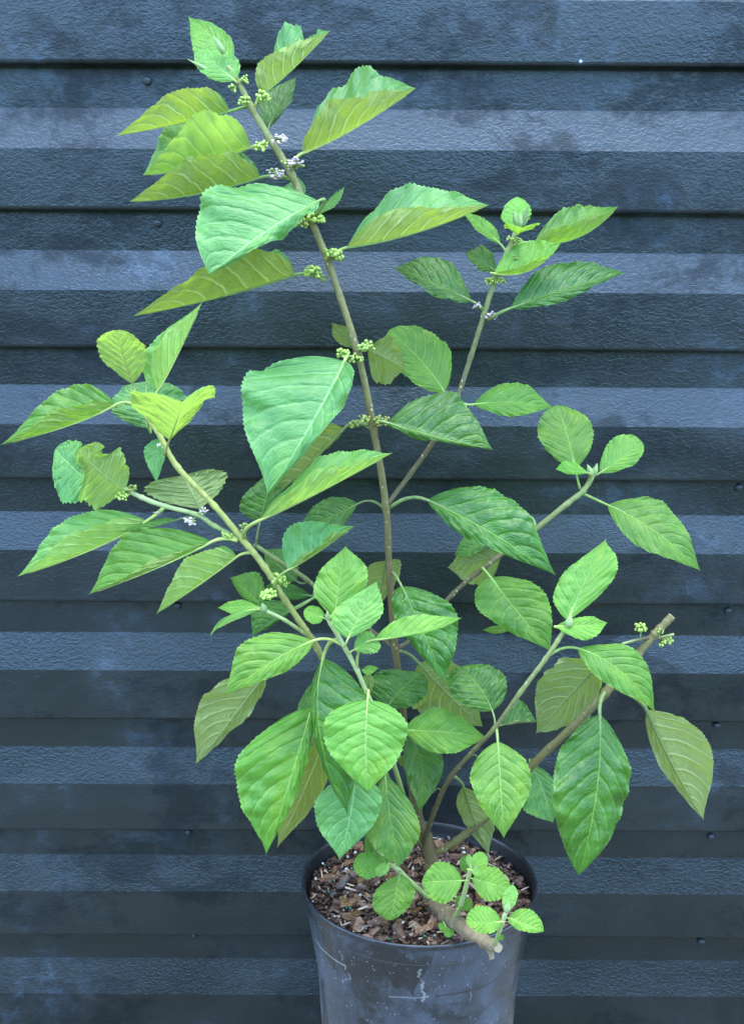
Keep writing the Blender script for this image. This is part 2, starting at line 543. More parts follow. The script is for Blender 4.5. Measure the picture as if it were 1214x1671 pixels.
panels = {}
kmax = int(SEAM0 / EXPOSURE) + 2
for k in range(-8, kmax):
    zb = SEAM0 - (k + 1) * EXPOSURE
    if zb < -EXPOSURE * 0.98:
        continue
    panels[k] = make_panel(k)
for k, px, py in ((0, 241, 132), (1, 258, 364), (4, 290, 988), (6, 308, 1357), (7, 317, 1525),
                  (3, 1204, 795), (4, 1186, 996), (5, 1168, 1183), (6, 1158, 1364), (7, 1143, 1535)):
    add_screw(panels[k], px, py, k)
sheath = mesh_obj("sheathing", [(-XW, 0.03, -0.2), (XW, 0.03, -0.2), (XW, 0.03, SEAM0 + 8 * EXPOSURE), (-XW, 0.03, SEAM0 + 8 * EXPOSURE),
                                (-XW, 0.10, -0.2), (XW, 0.10, -0.2), (XW, 0.10, SEAM0 + 8 * EXPOSURE), (-XW, 0.10, SEAM0 + 8 * EXPOSURE)],
                  [(0, 1, 2, 3), (7, 6, 5, 4), (3, 2, 6, 7), (0, 4, 5, 1), (0, 3, 7, 4), (1, 5, 6, 2)], M_screw, wall, smooth=False)

# ------------------------------------------------------------------ pot
b = N("dusty_black_plastic")
oc = b.node('ShaderNodeTexCoord').outputs['Object']
sp3 = b.node('ShaderNodeSeparateXYZ', Vector=oc)
phi = b.math('ARCTAN2', sp3.outputs[0], b.math('MULTIPLY', sp3.outputs[1], -1.0))   # 0 at the front, + to the right
z = b.math('SUBTRACT', sp3.outputs[2], RIM_Z - 0.245)
rad = b.math('SQRT', b.math('ADD', b.math('POWER', sp3.outputs[0], 2.0), b.math('POWER', sp3.outputs[1], 2.0)))
n1 = b.noise(oc, 13, 6, 0.65, 0.5)
n2 = b.noise(b.mapping(oc, (1, 1, 0.35)), 45, 5, 0.65)
n3 = b.noise(oc, 420, 3, 0.6)
outer = b.math('GREATER_THAN', rad, 0.0)
dust = b.math('MULTIPLY', b.ramp(n1, 0.36, 0.60), b.ramp(n2, 0.25, 0.7, 0.35, 1.0))
c = b.mix(dust, (0.006, 0.008, 0.011), (0.050, 0.065, 0.084))
wipe = b.ramp(b.noise(b.mapping(oc, (1, 1, 0.5)), 22, 3, 0.5, 0.8), 0.60, 0.66)
c = b.mix(b.math('MULTIPLY', wipe, 0.85), c, (0.006, 0.006, 0.007))
sp1 = b.node('ShaderNodeTexVoronoi', {'feature': 'F1'}, Vector=b.mapping(oc, (1, 1, 0.7)), Scale=270.0)
spk = b.math('MULTIPLY', b.ramp(sp1.outputs['Distance'], 0.12, 0.2, 1, 0), b.ramp(b.noise(oc, 60, 2), 0.52, 0.6))
c = b.mix(b.math('MULTIPLY', spk, 0.6), c, (0.30, 0.32, 0.34))
c = b.mix(b.math('MULTIPLY', b.ramp(n3, 0.6, 0.75), 0.25), c, (0.3, 0.31, 0.33))


def streak(phi0, z0, z1, w, amp, strength):
    wob = b.math('MULTIPLY', b.math('SUBTRACT', b.noise(b.mapping(oc, (0.2, 0.2, 1)), 60, 3), 0.5), amp)
    dd = b.math('ABSOLUTE', b.math('SUBTRACT', b.math('SUBTRACT', phi, phi0), wob))
    m = b.math('MULTIPLY', b.ramp(dd, w * 0.4, w, 1, 0), b.math('MULTIPLY', b.math('GREATER_THAN', z, z0), b.math('LESS_THAN', z, z1)))
    return b.math('MULTIPLY', b.math('MULTIPLY', m, b.ramp(b.noise(oc, 160, 3), 0.35, 0.6)), strength)


def hring(z0, w, amp, p0, p1, strength):
    wob = b.math('MULTIPLY', b.math('SUBTRACT', b.noise(b.mapping(oc, (1, 1, 0.1)), 16, 3), 0.5), amp)
    dd = b.math('ABSOLUTE', b.math('SUBTRACT', b.math('SUBTRACT', z, z0), wob))
    m = b.math('MULTIPLY', b.ramp(dd, w * 0.3, w, 1, 0), b.math('MULTIPLY', b.math('GREATER_THAN', phi, p0), b.math('LESS_THAN', phi, p1)))
    return b.math('MULTIPLY', m, strength)


for args in ((-0.72, 0.168, 0.212, 0.012, 0.35, 0.45), (-0.02, 0.172, 0.215, 0.017, 0.22, 0.45), (0.42, 0.155, 0.19, 0.006, 0.2, 0.4)):
    c = b.mix(streak(*args), c, (0.30, 0.31, 0.31))
c = b.mix(hring(0.178, 0.0014, 0.016, -0.30, 0.05, 0.28), c, (0.28, 0.30, 0.31))
c = b.mix(hring(0.178, 0.0020, 0.016, 0.1, 0.9, 0.7), c, (0.012, 0.012, 0.014))
c = b.mix(hring(0.195, 0.0012, 0.004, -1.2, -0.7, 0.6), c, (0.28, 0.29, 0.29))
c = b.mix(hring(0.2195, 0.0010, 0.0008, -1.6, 1.6, 0.45), c, (0.16, 0.175, 0.19))
rough = b.ramp(dust, 0.0, 1.0, 0.30, 0.55)
hgt = b.math('ADD', b.math('MULTIPLY', n2, 1.0), b.math('MULTIPLY', n3, 0.25))
M_pot = b.done(b.bsdf(c, rough, 0.5, b.bump(hgt, 0.35, 0.0015)))
M_rim = simple_mat("black_plastic_rim", (0.012, 0.014, 0.017), 0.33, 0.5, 60, 0.5, 0.35, 0.0012)
M_inner = simple_mat("black_plastic_inside", (0.006, 0.007, 0.008), 0.42, 0.5, 60, 0.3, 0.2)

pot = empty("plant_pot", (0, 0, 0), "round black plastic nursery pot with dusty scuffed side, holding the shrub and bark mulch", "pot")
TILT = math.radians(-2.2)
pot_m = Matrix.Translation((0, 0, RIM_Z)) @ Matrix.Rotation(TILT, 4, 'X') @ Matrix.Translation((0, 0, -RIM_Z))


def lathe(prof, seg=128, wob=0.0):
    verts, faces = [], []
    m = len(prof)
    for s in range(seg):
        a = 2 * math.pi * s / seg
        k = 1 + wob * math.sin(2 * a + 0.7) + wob * 0.5 * math.sin(5 * a)
        for (r, zz) in prof:
            verts.append((r * k * math.cos(a), r * k * math.sin(a), zz))
    for s in range(seg):
        for j in range(m - 1):
            a = s * m + j
            c2 = ((s + 1) % seg) * m + j
            faces.append((a, c2, c2 + 1, a + 1))
    return verts, faces


DZ = RIM_Z - 0.245
RB = 0.100
body_prof = [(0.0, 0.003), (RB - 0.006, 0.003), (RB - 0.001, 0.006), (RB, 0.012)]
for i in range(1, 9):
    tt = i / 8
    body_prof.append((RB + (0.1165 - RB) * tt, 0.012 + (RIM_Z - 0.105 - 0.012) * tt))
for i in range(1, 7):
    tt = i / 6
    body_prof.append((0.1165 + (0.1283 - 0.1165) * tt, RIM_Z - 0.105 + 0.072 * tt))
body_prof += [(0.1284, DZ + 0.2126), (0.1286, DZ + 0.2190), (0.1290, DZ + 0.2194), (0.1299, DZ + 0.2202), (0.1303, DZ + 0.2206), (0.1305, DZ + 0.2220), (0.1326, DZ + 0.2395)]
v, f = lathe(body_prof, 128, 0.0015)
pb = mesh_obj("pot_wall", v, f, M_pot, pot)
rim_prof = [(0.1326, DZ + 0.2385), (0.1338, DZ + 0.2392), (0.1345, DZ + 0.2408), (0.1345, DZ + 0.2428), (0.1338, DZ + 0.2444), (0.1326, DZ + 0.2450), (0.1314, DZ + 0.2442), (0.1308, DZ + 0.2415)]
v, f = lathe(rim_prof, 128, 0.0015)
pr = mesh_obj("rim", v, f, M_rim, pot)
in_prof = [(0.1308, DZ + 0.2417), (0.1294, DZ + 0.236), (0.1285, DZ + 0.228), (0.1268, DZ + 0.2255), (0.1215, DZ + 0.19), (0.1155, DZ + 0.16), (0.0, DZ + 0.16)]
v, f = lathe(in_prof, 128, 0.0015)
pi_ = mesh_obj("inner_wall", v, f, M_inner, pot)
pot.matrix_world = pot_m

# ------------------------------------------------------------------ potting mix
SOIL_Z = RIM_Z - 0.019


def bark_mat(name, c0, c1, rough=0.8):
    b = N(name)
    oc = b.node('ShaderNodeTexCoord').outputs['Object']
    rnd = b.node('ShaderNodeObjectInfo').outputs['Random']
    off = b.node('ShaderNodeCombineXYZ', X=b.math('MULTIPLY', rnd, 9.0))
    n1 = b.noise(b.mapping(oc, (90, 420, 420), off.outputs[0]), 1.0, 4, 0.65)
    c = b.mix(b.ramp(n1, 0.3, 0.7), c0, c1)
    hs = b.node('ShaderNodeHueSaturation', Color=c, Hue=b.math('ADD', 0.485, b.math('MULTIPLY', rnd, 0.03)),
                Saturation=b.math('ADD', 0.75, b.math('MULTIPLY', rnd, 0.4)),
                Value=b.math('ADD', 0.55, b.math('MULTIPLY', b.math('FRACT', b.math('MULTIPLY', rnd, 5.7)), 0.95)))
    return b.done(b.bsdf(hs.outputs[0], rough, 0.25, b.bump(n1, 0.7, 0.001)))


M_bark = bark_mat("bark_brown", (0.080, 0.040, 0.020), (0.215, 0.118, 0.058))
M_bark2 = bark_mat("bark_grey_brown", (0.115, 0.070, 0.050), (0.235, 0.150, 0.105))
M_sliver = bark_mat("wood_sliver", (0.26, 0.18, 0.11), (0.46, 0.35, 0.23))
M_soil = simple_mat("dark_peat", (0.030, 0.019, 0.013), 0.95, 0.1, 240, 0.6, 1.0, 0.004)
M_perlite = simple_mat("white_perlite", (0.50, 0.48, 0.44), 0.85, 0.2, 600, 0.1, 0.6)
M_bead = simple_mat("green_fertilizer", (0.010, 0.16, 0.115), 0.35, 0.5, 500, 0.2, 0.2)

mix = empty("potting_mix", (0, 0, SOIL_Z), "brown bark mulch potting mix with white specks filling the black pot", "potting mix")


def soil_h(x, y):
    r = math.hypot(x, y)
    return 0.004 * mnoise.noise(Vector((x * 28, y * 28, 3))) + 0.003 * mnoise.noise(Vector((x * 70, y * 70, 9))) + 0.010 * max(0, 1 - r / 0.10)


def soil_sheet():
    verts, faces = [(0, 0, soil_h(0, 0))], []
    R, rings, seg = 0.1262, 30, 96
    for i in range(1, rings + 1):
        r = R * i / rings
        for s in range(seg):
            a = 2 * math.pi * s / seg
            x, y = r * math.cos(a), r * math.sin(a)
            verts.append((x, y, soil_h(x, y)))
    for s in range(seg):
        faces.append((0, 1 + s, 1 + (s + 1) % seg))
    for i in range(rings - 1):
        for s in range(seg):
            a = 1 + i * seg + s
            c2 = 1 + i * seg + (s + 1) % seg
            faces.append((a, a + seg, c2 + seg, c2))
    # underside, so that the plug of soil has body
    nb = len(verts)
    for s in range(seg):
        a = 2 * math.pi * s / seg
        verts.append((0.112 * math.cos(a), 0.112 * math.sin(a), -0.05))
    for s in range(seg):
        a = 1 + (rings - 1) * seg + s
        c2 = 1 + (rings - 1) * seg + (s + 1) % seg
        faces.append((a, nb + s, nb + (s + 1) % seg, c2))
    faces.append(tuple(nb + s for s in range(seg))[::-1])
    return verts, faces


v, f = soil_sheet()
mesh_obj("peat", v, f, M_soil, mix)


def chip_mesh(rnd, L, Wd, T, mat, name):
    """a splintery slab: an outline of seven points, two skins, uneven"""
    k = 7
    verts, faces = [], []
    base = []
    for i in range(k):
        a = 2 * math.pi * i / k + rnd.uniform(-0.3, 0.3)
        # squarish outline
        cx, cy = math.cos(a), math.sin(a)
        s = 1 / max(abs(cx), abs(cy)) ** 0.6
        base.append((cx * s * L / 2 * rnd.uniform(0.75, 1.05), cy * s * Wd / 2 * rnd.uniform(0.7, 1.1)))
    bend = rnd.uniform(-0.25, 0.25)
    for side in (0, 1):
        for (x, y) in base:
            zz = (T / 2 if side else -T / 2) * rnd.uniform(0.5, 1.3) + bend * (x / L) ** 2 * L * 0.6
            sh = 0.82 if side else 1.0
            verts.append((x * sh, y * sh, zz))
    verts.append((0, 0, T * rnd.uniform(0.4, 0.9)))
    verts.append((0, 0, -T * 0.5))
    for i in range(k):
        j = (i + 1) % k
        faces += [(i, j, k + j, k + i), (2 * k, k + i, k + j), (2 * k + 1, j, i)]
    me = bpy.data.meshes.new(name)
    me.from_pydata(verts, [], faces)
    me.materials.append(mat)
    return me


rs = random.Random(21)
chip_meshes = []
for i in range(16):
    chip_meshes.append(chip_mesh(rs, rs.uniform(0.012, 0.026), rs.uniform(0.007, 0.013), rs.uniform(0.0022, 0.005), M_bark if i % 4 else M_bark2, "bark_chip"))
sliver_meshes = [chip_mesh(rs, rs.uniform(0.012, 0.026), rs.uniform(0.0018, 0.0035), 0.0016, M_sliver, "wood_sliver") for i in range(6)]


def scatter(me, name, lift, tilt=0.35, sc=(0.45, 1.2)):
    r = 0.122 * math.sqrt(rs.random())
    a = rs.uniform(0, 2 * math.pi)
    x, y = r * math.cos(a), r * math.sin(a)
    o = bpy.data.objects.new(name, me)
    o.location = (x, y, soil_h(x, y) + lift)
    o.rotation_euler = (rs.gauss(0, tilt), rs.gauss(0, tilt), rs.uniform(0, 6.28))
    s = rs.uniform(*sc)
    if r > 0.108:
        s *= 0.7
    o.scale = (s, s, s)
    COL.objects.link(o)
    o.parent = mix


for i in range(290):
    scatter(chip_meshes[i % 16], "bark_chip", rs.uniform(0.0005, 0.007))
for i in range(84):
    scatter(sliver_meshes[i % 6], "wood_sliver", rs.uniform(0.004, 0.009), 0.2, (0.6, 1.1))


def crumb_field(name, mat, count, size, lift, shape='box'):
    verts, faces = [], []
    for i in range(count):
        r = 0.124 * math.sqrt(rs.random())
        a = rs.uniform(0, 2 * math.pi)
        x, y = r * math.cos(a), r * math.sin(a)
        c0 = Vector((x, y, soil_h(x, y) + rs.uniform(*lift)))
        s = rs.uniform(*size)
        M = Matrix.Rotation(rs.uniform(0, 6.28), 3, 'Z') @ Matrix.Rotation(rs.uniform(-0.9, 0.9), 3, 'X')
        nb = len(verts)
        if shape == 'box':
            dx, dy, dz = s, s * rs.uniform(0.3, 0.7), s * rs.uniform(0.2, 0.4)
            for q in ((-1, -1, -1), (1, -1, -1), (1, 1, -1), (-1, 1, -1), (-1, -1, 1), (1, -1, 1), (1, 1, 1), (-1, 1, 1)):
                verts.append(c0 + M @ Vector((q[0] * dx * rs.uniform(0.6, 1.1), q[1] * dy * rs.uniform(0.6, 1.1), q[2] * dz)))
            for fc in ((3, 2, 1, 0), (4, 5, 6, 7), (0, 1, 5, 4), (1, 2, 6, 5), (2, 3, 7, 6), (3, 0, 4, 7)):
                faces.append(tuple(nb + q for q in fc))
        else:
            bm = bmesh.new()
            bmesh.ops.create_icosphere(bm, subdivisions=1, radius=s)
            bm.verts.ensure_lookup_table()
            for vv in bm.verts:
                verts.append(c0 + vv.co * rs.uniform(0.82, 1.12))
            for fc in bm.faces:
                faces.append(tuple(nb + q.index for q in fc.verts))
            bm.free()
    o = mesh_obj(name, verts, faces, mat, mix, smooth=(shape != 'box'))
    o['kind'] = 'stuff'
    return o


crumb_field("bark_crumbs", M_bark, 2200, (0.0012, 0.0036), (0.0, 0.005))
crumb_field("pale_crumbs", M_sliver, 260, (0.0008, 0.0024), (0.002, 0.008))
crumb_field("perlite", M_perlite, 48, (0.0008, 0.0023), (0.003, 0.009), 'ball')
crumb_field("fertilizer_beads", M_bead, 42, (0.0013, 0.0021), (0.004, 0.009), 'ball')
mix.matrix_world = pot_m @ Matrix.Translation((0, 0, SOIL_Z))

# ------------------------------------------------------------------ the shrub
plant = empty("potted_shrub", (0, 0, SOIL_Z), "tall leafy shrub with toothed leaves and green berry clusters growing in the black pot", "shrub")
PL = plant.location.copy()
STEMS = {}


def stem(key, name, pts, mat, sides=10, cut=False, label=None, knob=0.05):
    """pts: (px, py, depth in cm, radius in photo pixels)"""
    STEMS[key] = pts
    sm = catmull(pts, 8 if knob < 0.1 else 14)
    per_ = 8 if knob < 0.1 else 14
    path, rad = [], []
    rr = random.Random(len(pts) * 31 + int(pts[0][0]))
    for i, (px, py, d, r) in enumerate(sm):
        y = d / 100
        path.append(at(px, py, y) - PL)
        # slight swelling at the nodes
        sw = 1.0 + (0.22 if (i % per_ == 0 and 0 < i < len(sm) - 1) else 0.0) + rr.uniform(-0.05, 0.05)
        rad.append(r / pxcm(y) / 100 * sw)
    v, f, u = tube_data(path, rad, sides)
    for i, q in enumerate(v):
        ring = min(i // sides, len(path) - 1)
        nz = mnoise.noise(q * 160) + 0.6 * mnoise.noise(q * 420)
        v[i] = path[ring] + (q - path[ring]) * (1 + nz * knob * 2.2)
    idx = [0] * len(f)
    mats = [mat]
    if cut:
        mats.append(M_cut)
        idx[-1] = 1
    o = mesh_obj(name, v, f, None, plant, u, True, mats, idx)
    if cut:
        o.data.polygons[len(f) - 1].use_smooth = False
    if label:
        o['label'] = label
    return o


def depth_on(key, px, py):
    pts = STEMS[key]
    best = (1e9, 0)
    for (a, b_) in zip(pts, pts[1:]):
        dx, dy = b_[0] - a[0], b_[1] - a[1]
        L2 = dx * dx + dy * dy + 1e-9
        t = max(0, min(1, ((px - a[0]) * dx + (py - a[1]) * dy) / L2))
        d2 = (a[0] + dx * t - px) ** 2 + (a[1] + dy * t - py) ** 2
        if d2 < best[0]:
            best = (d2, a[2] + (b_[2] - a[2]) * t)
    return best[1]


stem('main', "main_stem", [(703, 1448, 0, 13), (706, 1412, 0, 13), (693, 1365, .2, 11), (679, 1322, .4, 9), (664, 1220, .5, 6), (655, 1130, .4, 5.6),
                           (645, 1060, .2, 5.4), (636, 950, 0, 5.4), (630, 828, -.5, 5.6), (608, 692, -1, 5.6), (584, 577, -1.5, 5.4), (540, 440, -2, 5.3),
                           (508, 360, -2.4, 5.3), (476, 285, -2.8, 5.3), (440, 226, -3, 5.2), (412, 178, -3.3, 4.6), (388, 132, -3.5, 3.8), (372, 108, -3.7, 2.5)], M_stem_main, 12)
stem('stub', "pruned_stub", [(700, 1440, -.5, 12), (705, 1468, -4, 13), (730, 1494, -9, 13), (765, 1520, -14.5, 12), (790, 1535, -17, 10), (813, 1547, -19, 8.5)], M_stem_wood, 18, True,
     "thick pruned stub with a pale cut end leaning over the pot rim", knob=0.12)
stem('stub2', "side_stub", [(790, 1534, -17, 8), (799, 1552, -17.8, 5.5), (803, 1565, -18.2, 4.5)], M_stem_wood, 10, True, knob=0.12)
stem('rcut', "pruned_branch", [(705, 1395, .2, 6.6), (745, 1372, -.4, 6.6), (810, 1318, -1, 6.6), (872, 1245, -1.5, 6.6), (935, 1185, -2, 6.6), (988, 1130, -2.5, 7.4),
                               (1040, 1068, -2.5, 6.6), (1068, 1035, -2.6, 6.6), (1096, 1005, -2.6, 6.2)], M_stem_cut, 10, True, "brown branch ending in a clean cut on the right", knob=0.1)
stem('r2', "branch", [(690, 1380, 0, 4.3), (710, 1320, -3, 4.3), (735, 1268, -5, 4.3), (775, 1222, -6, 4), (808, 1187, -7, 4), (850, 1128, -7.5, 4), (890, 1075, -8, 3.9),
                      (910, 1045, -8, 3.9), (926, 1020, -8, 4)], M_stem_twig)
stem('rtop', "branch", [(630, 826, -.5, 4.1), (672, 770, 1, 4.1), (715, 708, 2, 4.1), (745, 650, 2.5, 4.1), (768, 582, 3, 4.1), (790, 512, 3, 4.1), (808, 456, 3, 4.3),
                        (828, 410, 3, 4.2), (842, 376, 3, 3.5)], M_stem_twig)
stem('rmid', "branch", [(645, 1058, .2, 4), (672, 1042, 2, 3.8), (740, 968, 5, 4), (790, 926, 6, 4), (830, 895, 7, 4.2), (875, 862, 7, 4.4), (925, 822, 7, 4.6), (952, 800, 7, 4.6), (968, 774, 7, 4.2)], M_stem_twig)
stem('left', "branch", [(690, 1378, .2, 7), (650, 1320, -2, 6), (600, 1240, -4, 5.6), (555, 1145, -5, 5.4), (518, 1058, -6, 5.2), (500, 1030, -6.2, 5.1), (466, 980, -6.5, 5.1), (432, 925, -7, 5.1),
                        (396, 880, -7, 5.1), (350, 825, -7, 4.6), (290, 762, -7, 4.4), (262, 712, -7, 4), (240, 680, -7, 4.2), (222, 640, -7, 4)], M_stem_lime, 10)
stem('lside', "side_branch", [(396, 882, -7, 3.6), (350, 858, -6, 3.6), (322, 840, -5.5, 3.6), (270, 826, -5, 4), (232, 812, -5, 4), (204, 797, -5, 3.2)], M_stem_shoot)
stem('lback', "branch", [(645, 1058, .2, 4), (600, 1025, 2, 3.8), (545, 985, 4, 3.8), (500, 945, 4.5, 3.6), (450, 912, 4.5, 3.8), (415, 888, 4.5, 3)], M_stem_twig)
stem('shoot', "shoot", [(668, 1330, -1, 4), (640, 1240, -8, 4), (612, 1160, -10, 4), (598, 1130, -10.5, 4), (582, 1092, -11, 4), (560, 1052, -11.3, 3.8), (540, 1018, -11.5, 3.6), (532, 1003, -11.6, 2.6)], M_stem_shoot)
stem('ltwig', "twig", [(500, 1036, -6.2, 3), (465, 1012, -8, 3), (432, 996, -9, 3)], M_stem_shoot)
stem('rc1', "twig", [(1064, 1040, -2.6, 3), (1040, 1044, -3.2, 2.6), (1014, 1051, -3.8, 2.2)], M_stem_twig, 7)
stem('rc2', "twig", [(1060, 1046, -2.6, 3), (1080, 1040, -3.2, 2.6), (1099, 1035, -3.6, 2.4)], M_stem_twig, 7)
stem('low', "shoot", [(690, 1385, 0, 4), (655, 1330, -3, 4), (632, 1270, -5, 4), (622, 1235, -5, 3)], M_stem_twig)
stem('b1', "basal_shoot", [(700, 1466, -5, 5), (672, 1442, -7, 5), (650, 1420, -8.5, 4.5), (634, 1408, -9, 3.5)], M_stem_shoot)
stem('b2', "basal_shoot", [(740, 1500, -11, 4.2), (752, 1475, -12, 4.2), (762, 1440, -13, 4), (768, 1415, -13.4, 3.5)], M_stem_shoot)
stem('b3', "basal_shoot", [(808, 1540, -19, 4), (815, 1518, -20, 4), (823, 1495, -20.5, 4), (828, 1484, -20.7, 3)], M_stem_shoot)
stem('b4', "basal_shoot", [(722, 1500, -9, 2), (727, 1512, -11.5, 2)], M_stem_shoot, 6)

MATS = dict(m=M_leaf, t=M_teal, d=M_dark, y=M_young, l=M_lime, o=M_olive, w=M_yellow, s=M_spot, g=M_glow)
leaf_no = [0]


def leaf(key, Np, Bp, Tp, Lp, Rp, mat='m', M=None, d=0.0, dT=0.0, k=0.62, a=0.84, e=1.28, teeth=None, bite=None, pet=True, label=None, quilt=1.0, pm=None, wave=1.0, kt=None):
    """A blade laid on points read from the photograph, each with its own depth.
    Np node, Bp blade base, Tp tip, Lp/Rp widest points of the two halves (left/right of base->tip when the upper side faces you)."""
    leaf_no[0] += 1
    rr = random.Random(1000 + leaf_no[0])
    dn = depth_on(key, *Np)
    dB = dn + d
    pc = pxcm(dB / 100)
    tm = a / (a + e)
    if M is None:
        nxv, nyv = -(Tp[1] - Bp[1]), (Tp[0] - Bp[0])
        q = rr.uniform(-0.03, 0.03)
        M = ((Bp[0] + Tp[0]) / 2 + nxv * q, (Bp[1] + Tp[1]) / 2 + nyv * q)
    # quadratic through M at t=.5
    C = (2 * M[0] - (Bp[0] + Tp[0]) / 2, 2 * M[1] - (Bp[1] + Tp[1]) / 2)

    def mid_px(t):
        u = 1 - t
        return (u * u * Bp[0] + 2 * u * t * C[0] + t * t * Tp[0], u * u * Bp[1] + 2 * u * t * C[1] + t * t * Tp[1])
    mp = mid_px(tm)
    dirx = (Tp[0] - Bp[0], Tp[1] - Bp[1])

    def side_sign(P):
        # >0 when P lies on the image-left of the base->tip direction (y down)
        vx, vy = P[0] - mp[0], P[1] - mp[1]
        return -(dirx[0] * vy - dirx[1] * vx)
    sl = 1 if side_sign(Lp) > 0 else -1          # +1: that half shows its upper side
    sr = 1 if side_sign(Rp) < 0 else -1
    kk = k if kt is None else kt
    tip_rel = dT + (-(kk * (sl + sr) / 2) * (Tp[1] - Bp[1]) / pc) * -1 * -1 if False else dT + ((sl + sr) / 2) * -kk * (Tp[1] - Bp[1]) / pc
    bow = rr.uniform(0.02, 0.05) * math.hypot(*dirx) / pc * (-1 if (sl + sr) > 0 else (1 if (sl + sr) < 0 else 0))

    def mid_d(t):
        return dB + tip_rel * t + bow * 4 * t * (1 - t)
    dL = mid_d(tm) + sl * -k * (Lp[1] - mp[1]) / pc
    dR = mid_d(tm) + sr * -k * (Rp[1] - mp[1]) / pc
    midw = at(mp[0], mp[1], mid_d(tm) / 100)
    SL = at(Lp[0], Lp[1], dL / 100) - midw
    SR = at(Rp[0], Rp[1], dR / 100) - midw
    Bw = at(Bp[0], Bp[1], dB / 100)
    Tw = at(Tp[0], Tp[1], mid_d(1) / 100)
    length = (Tw - Bw).length
    halfw = max(SL.length, SR.length, 0.004)
    nteeth = teeth or max(9, int(length / 0.0048))
    nt = nteeth * 3 if nteeth > 12 else nteeth * 6
    tooth = max(0.8, min(1.9, (25 / nteeth) ** 0.6))
    per = nt // nteeth
    nc = 7
    wmax = (tm ** a) * ((1 - tm) ** e)
    ph = [rr.uniform(0, 6.28) for _ in range(6)]
    fr = rr.uniform(1.5, 2.6)
    pos, uvs = [], []
    cols = [-1, -0.93] + [-(nc - j) / nc for j in range(1, nc)] + [0] + [j / nc for j in range(1, nc)] + [0.93, 1]
    cols = sorted(set(round(c, 4) for c in cols))
    for i in range(nt + 1):
        t = i / nt
        u = 1 - t
        w = (max(t, 0) ** a) * (max(u, 0) ** e) / wmax
        m_ = mid_px(t)
        mw = at(m_[0], m_[1], mid_d(t) / 100)
        saw = ((i % per) / per)
        for s in cols:
            aa = abs(s)
            S = SL if s < 0 else SR
            wk = w
            if bite:
                for (bs, t0, t1, fr_) in bite:
                    if (bs < 0) == (s < 0) and t0 < t < t1:
                        wk = min(wk, w * (fr_ + 0.05 * math.sin(i * 2.2)))
            ext = 1.0
            if aa > 0.92:
                ext = 1.0 + (0.066 * tooth * (0.5 - saw)) * min(1, 8 * t) * (0.7 + 0.6 * mnoise.noise(Vector((i * 0.35, s * 3, leaf_no[0]))))
                ext += 0.02 * math.sin(t * 17 + ph[4] * s)
            pos.append(mw + S * (aa * wk * ext))
            uvs.append((0.5 + s / 2, t))
    ncol = len(cols)
    # normals on the bare grid, then relief along them
    out = []
    qa = 0.0014 * quilt * min(1.4, halfw / 0.03)
    for i in range(nt + 1):
        t = i / nt
        w = (t ** a) * ((1 - t) ** e) / wmax
        for j, s in enumerate(cols):
            p = pos[i * ncol + j]
            i0, i1 = max(i - 3, 0), min(i + 3, nt)
            j0, j1 = max(j - 1, 0), min(j + 1, ncol - 1)
            if s == 0:
                pass
            dt = pos[i1 * ncol + j] - pos[i0 * ncol + j]
            ds = pos[i * ncol + j1] - pos[i * ncol + j0]
            if ds.length < 1e-7:
                ds = SR - SL
            nn = ds.cross(dt)
            if nn.length < 1e-12:
                nn = (SR - SL).cross(Tw - Bw)
            if nn.length < 1e-12:
                nn = Vector((0, -1, 0))
            nn.normalize()
            aa = abs(s)
            q = t - 0.27 * aa ** 1.3 + 0.018 * (1 if s > 0 else -1)
            fq = (q * 7.5) % 1.0
            puck = (0.75 + 0.9 * mnoise.noise(Vector((s * 2.5, t * 6, leaf_no[0] * 1.7)))) * (1 - (2 * abs(fq - 0.5)) ** 2.2) * min(1, (aa * 3) ** 2) * min(1, w * 1.5)
            h = qa * puck
            h += qa * 1.1 * mnoise.noise(Vector((s * 5, t * 14, leaf_no[0] * 3.1))) * min(1, (aa * 3) ** 2) * min(1, w * 1.5)
            arch = (-0.10 if sl != sr else 0.13 + 0.05 * math.sin(ph[5])) * halfw * w * (aa - aa * aa) * 1.6
            wav = wave * 0.080 * halfw * aa * aa * w * math.sin(6.28 * fr * t + ph[0 if s < 0 else 1])
            wav += wave * 0.025 * halfw * aa ** 3 * w * math.sin(6.28 * 6 * t + ph[2 if s < 0 else 3])
            out.append(p + nn * (h + arch + wav) - PL)
    faces = []
    for i in range(nt):
        for j in range(ncol - 1):
            q0 = i * ncol + j
            faces.append((q0, q0 + 1, q0 + ncol + 1, q0 + ncol))
    o = mesh_obj("leaf", out, faces, MATS[mat], plant, uvs)
    if label:
        o['label'] = label
    # petiole, running on as the raised midrib of the under side
    if pet:
        Nw = at(Np[0], Np[1], dn / 100)
        t1 = at(*mid_px(0.06), mid_d(0.06) / 100)
        dirb = (t1 - Bw).normalized()
        span = (Bw - Nw).length
        C1 = Bw - dirb * span * 0.5
        path = []
        for i in range(8):
            t = i / 7
            u = 1 - t
            path.append(Nw * (u * u) + C1 * (2 * u * t) + Bw * (t * t))
        wdt = 0.00055 + 0.0088 * length
        rad = [wdt * (1.25 - 0.35 * i / 7) for i in range(8)]
    else:
        path, rad = [], []
        wdt = 0.00045 + 0.0075 * length
    nrmb = (SR - SL).cross(Tw - Bw)
    if nrmb.length > 1e-12:
        nrmb.normalize()
    ncen = cols.index(0)
    keel = -(SL + SR).normalized() * 0.35 if sl != sr else -nrmb * 0.8
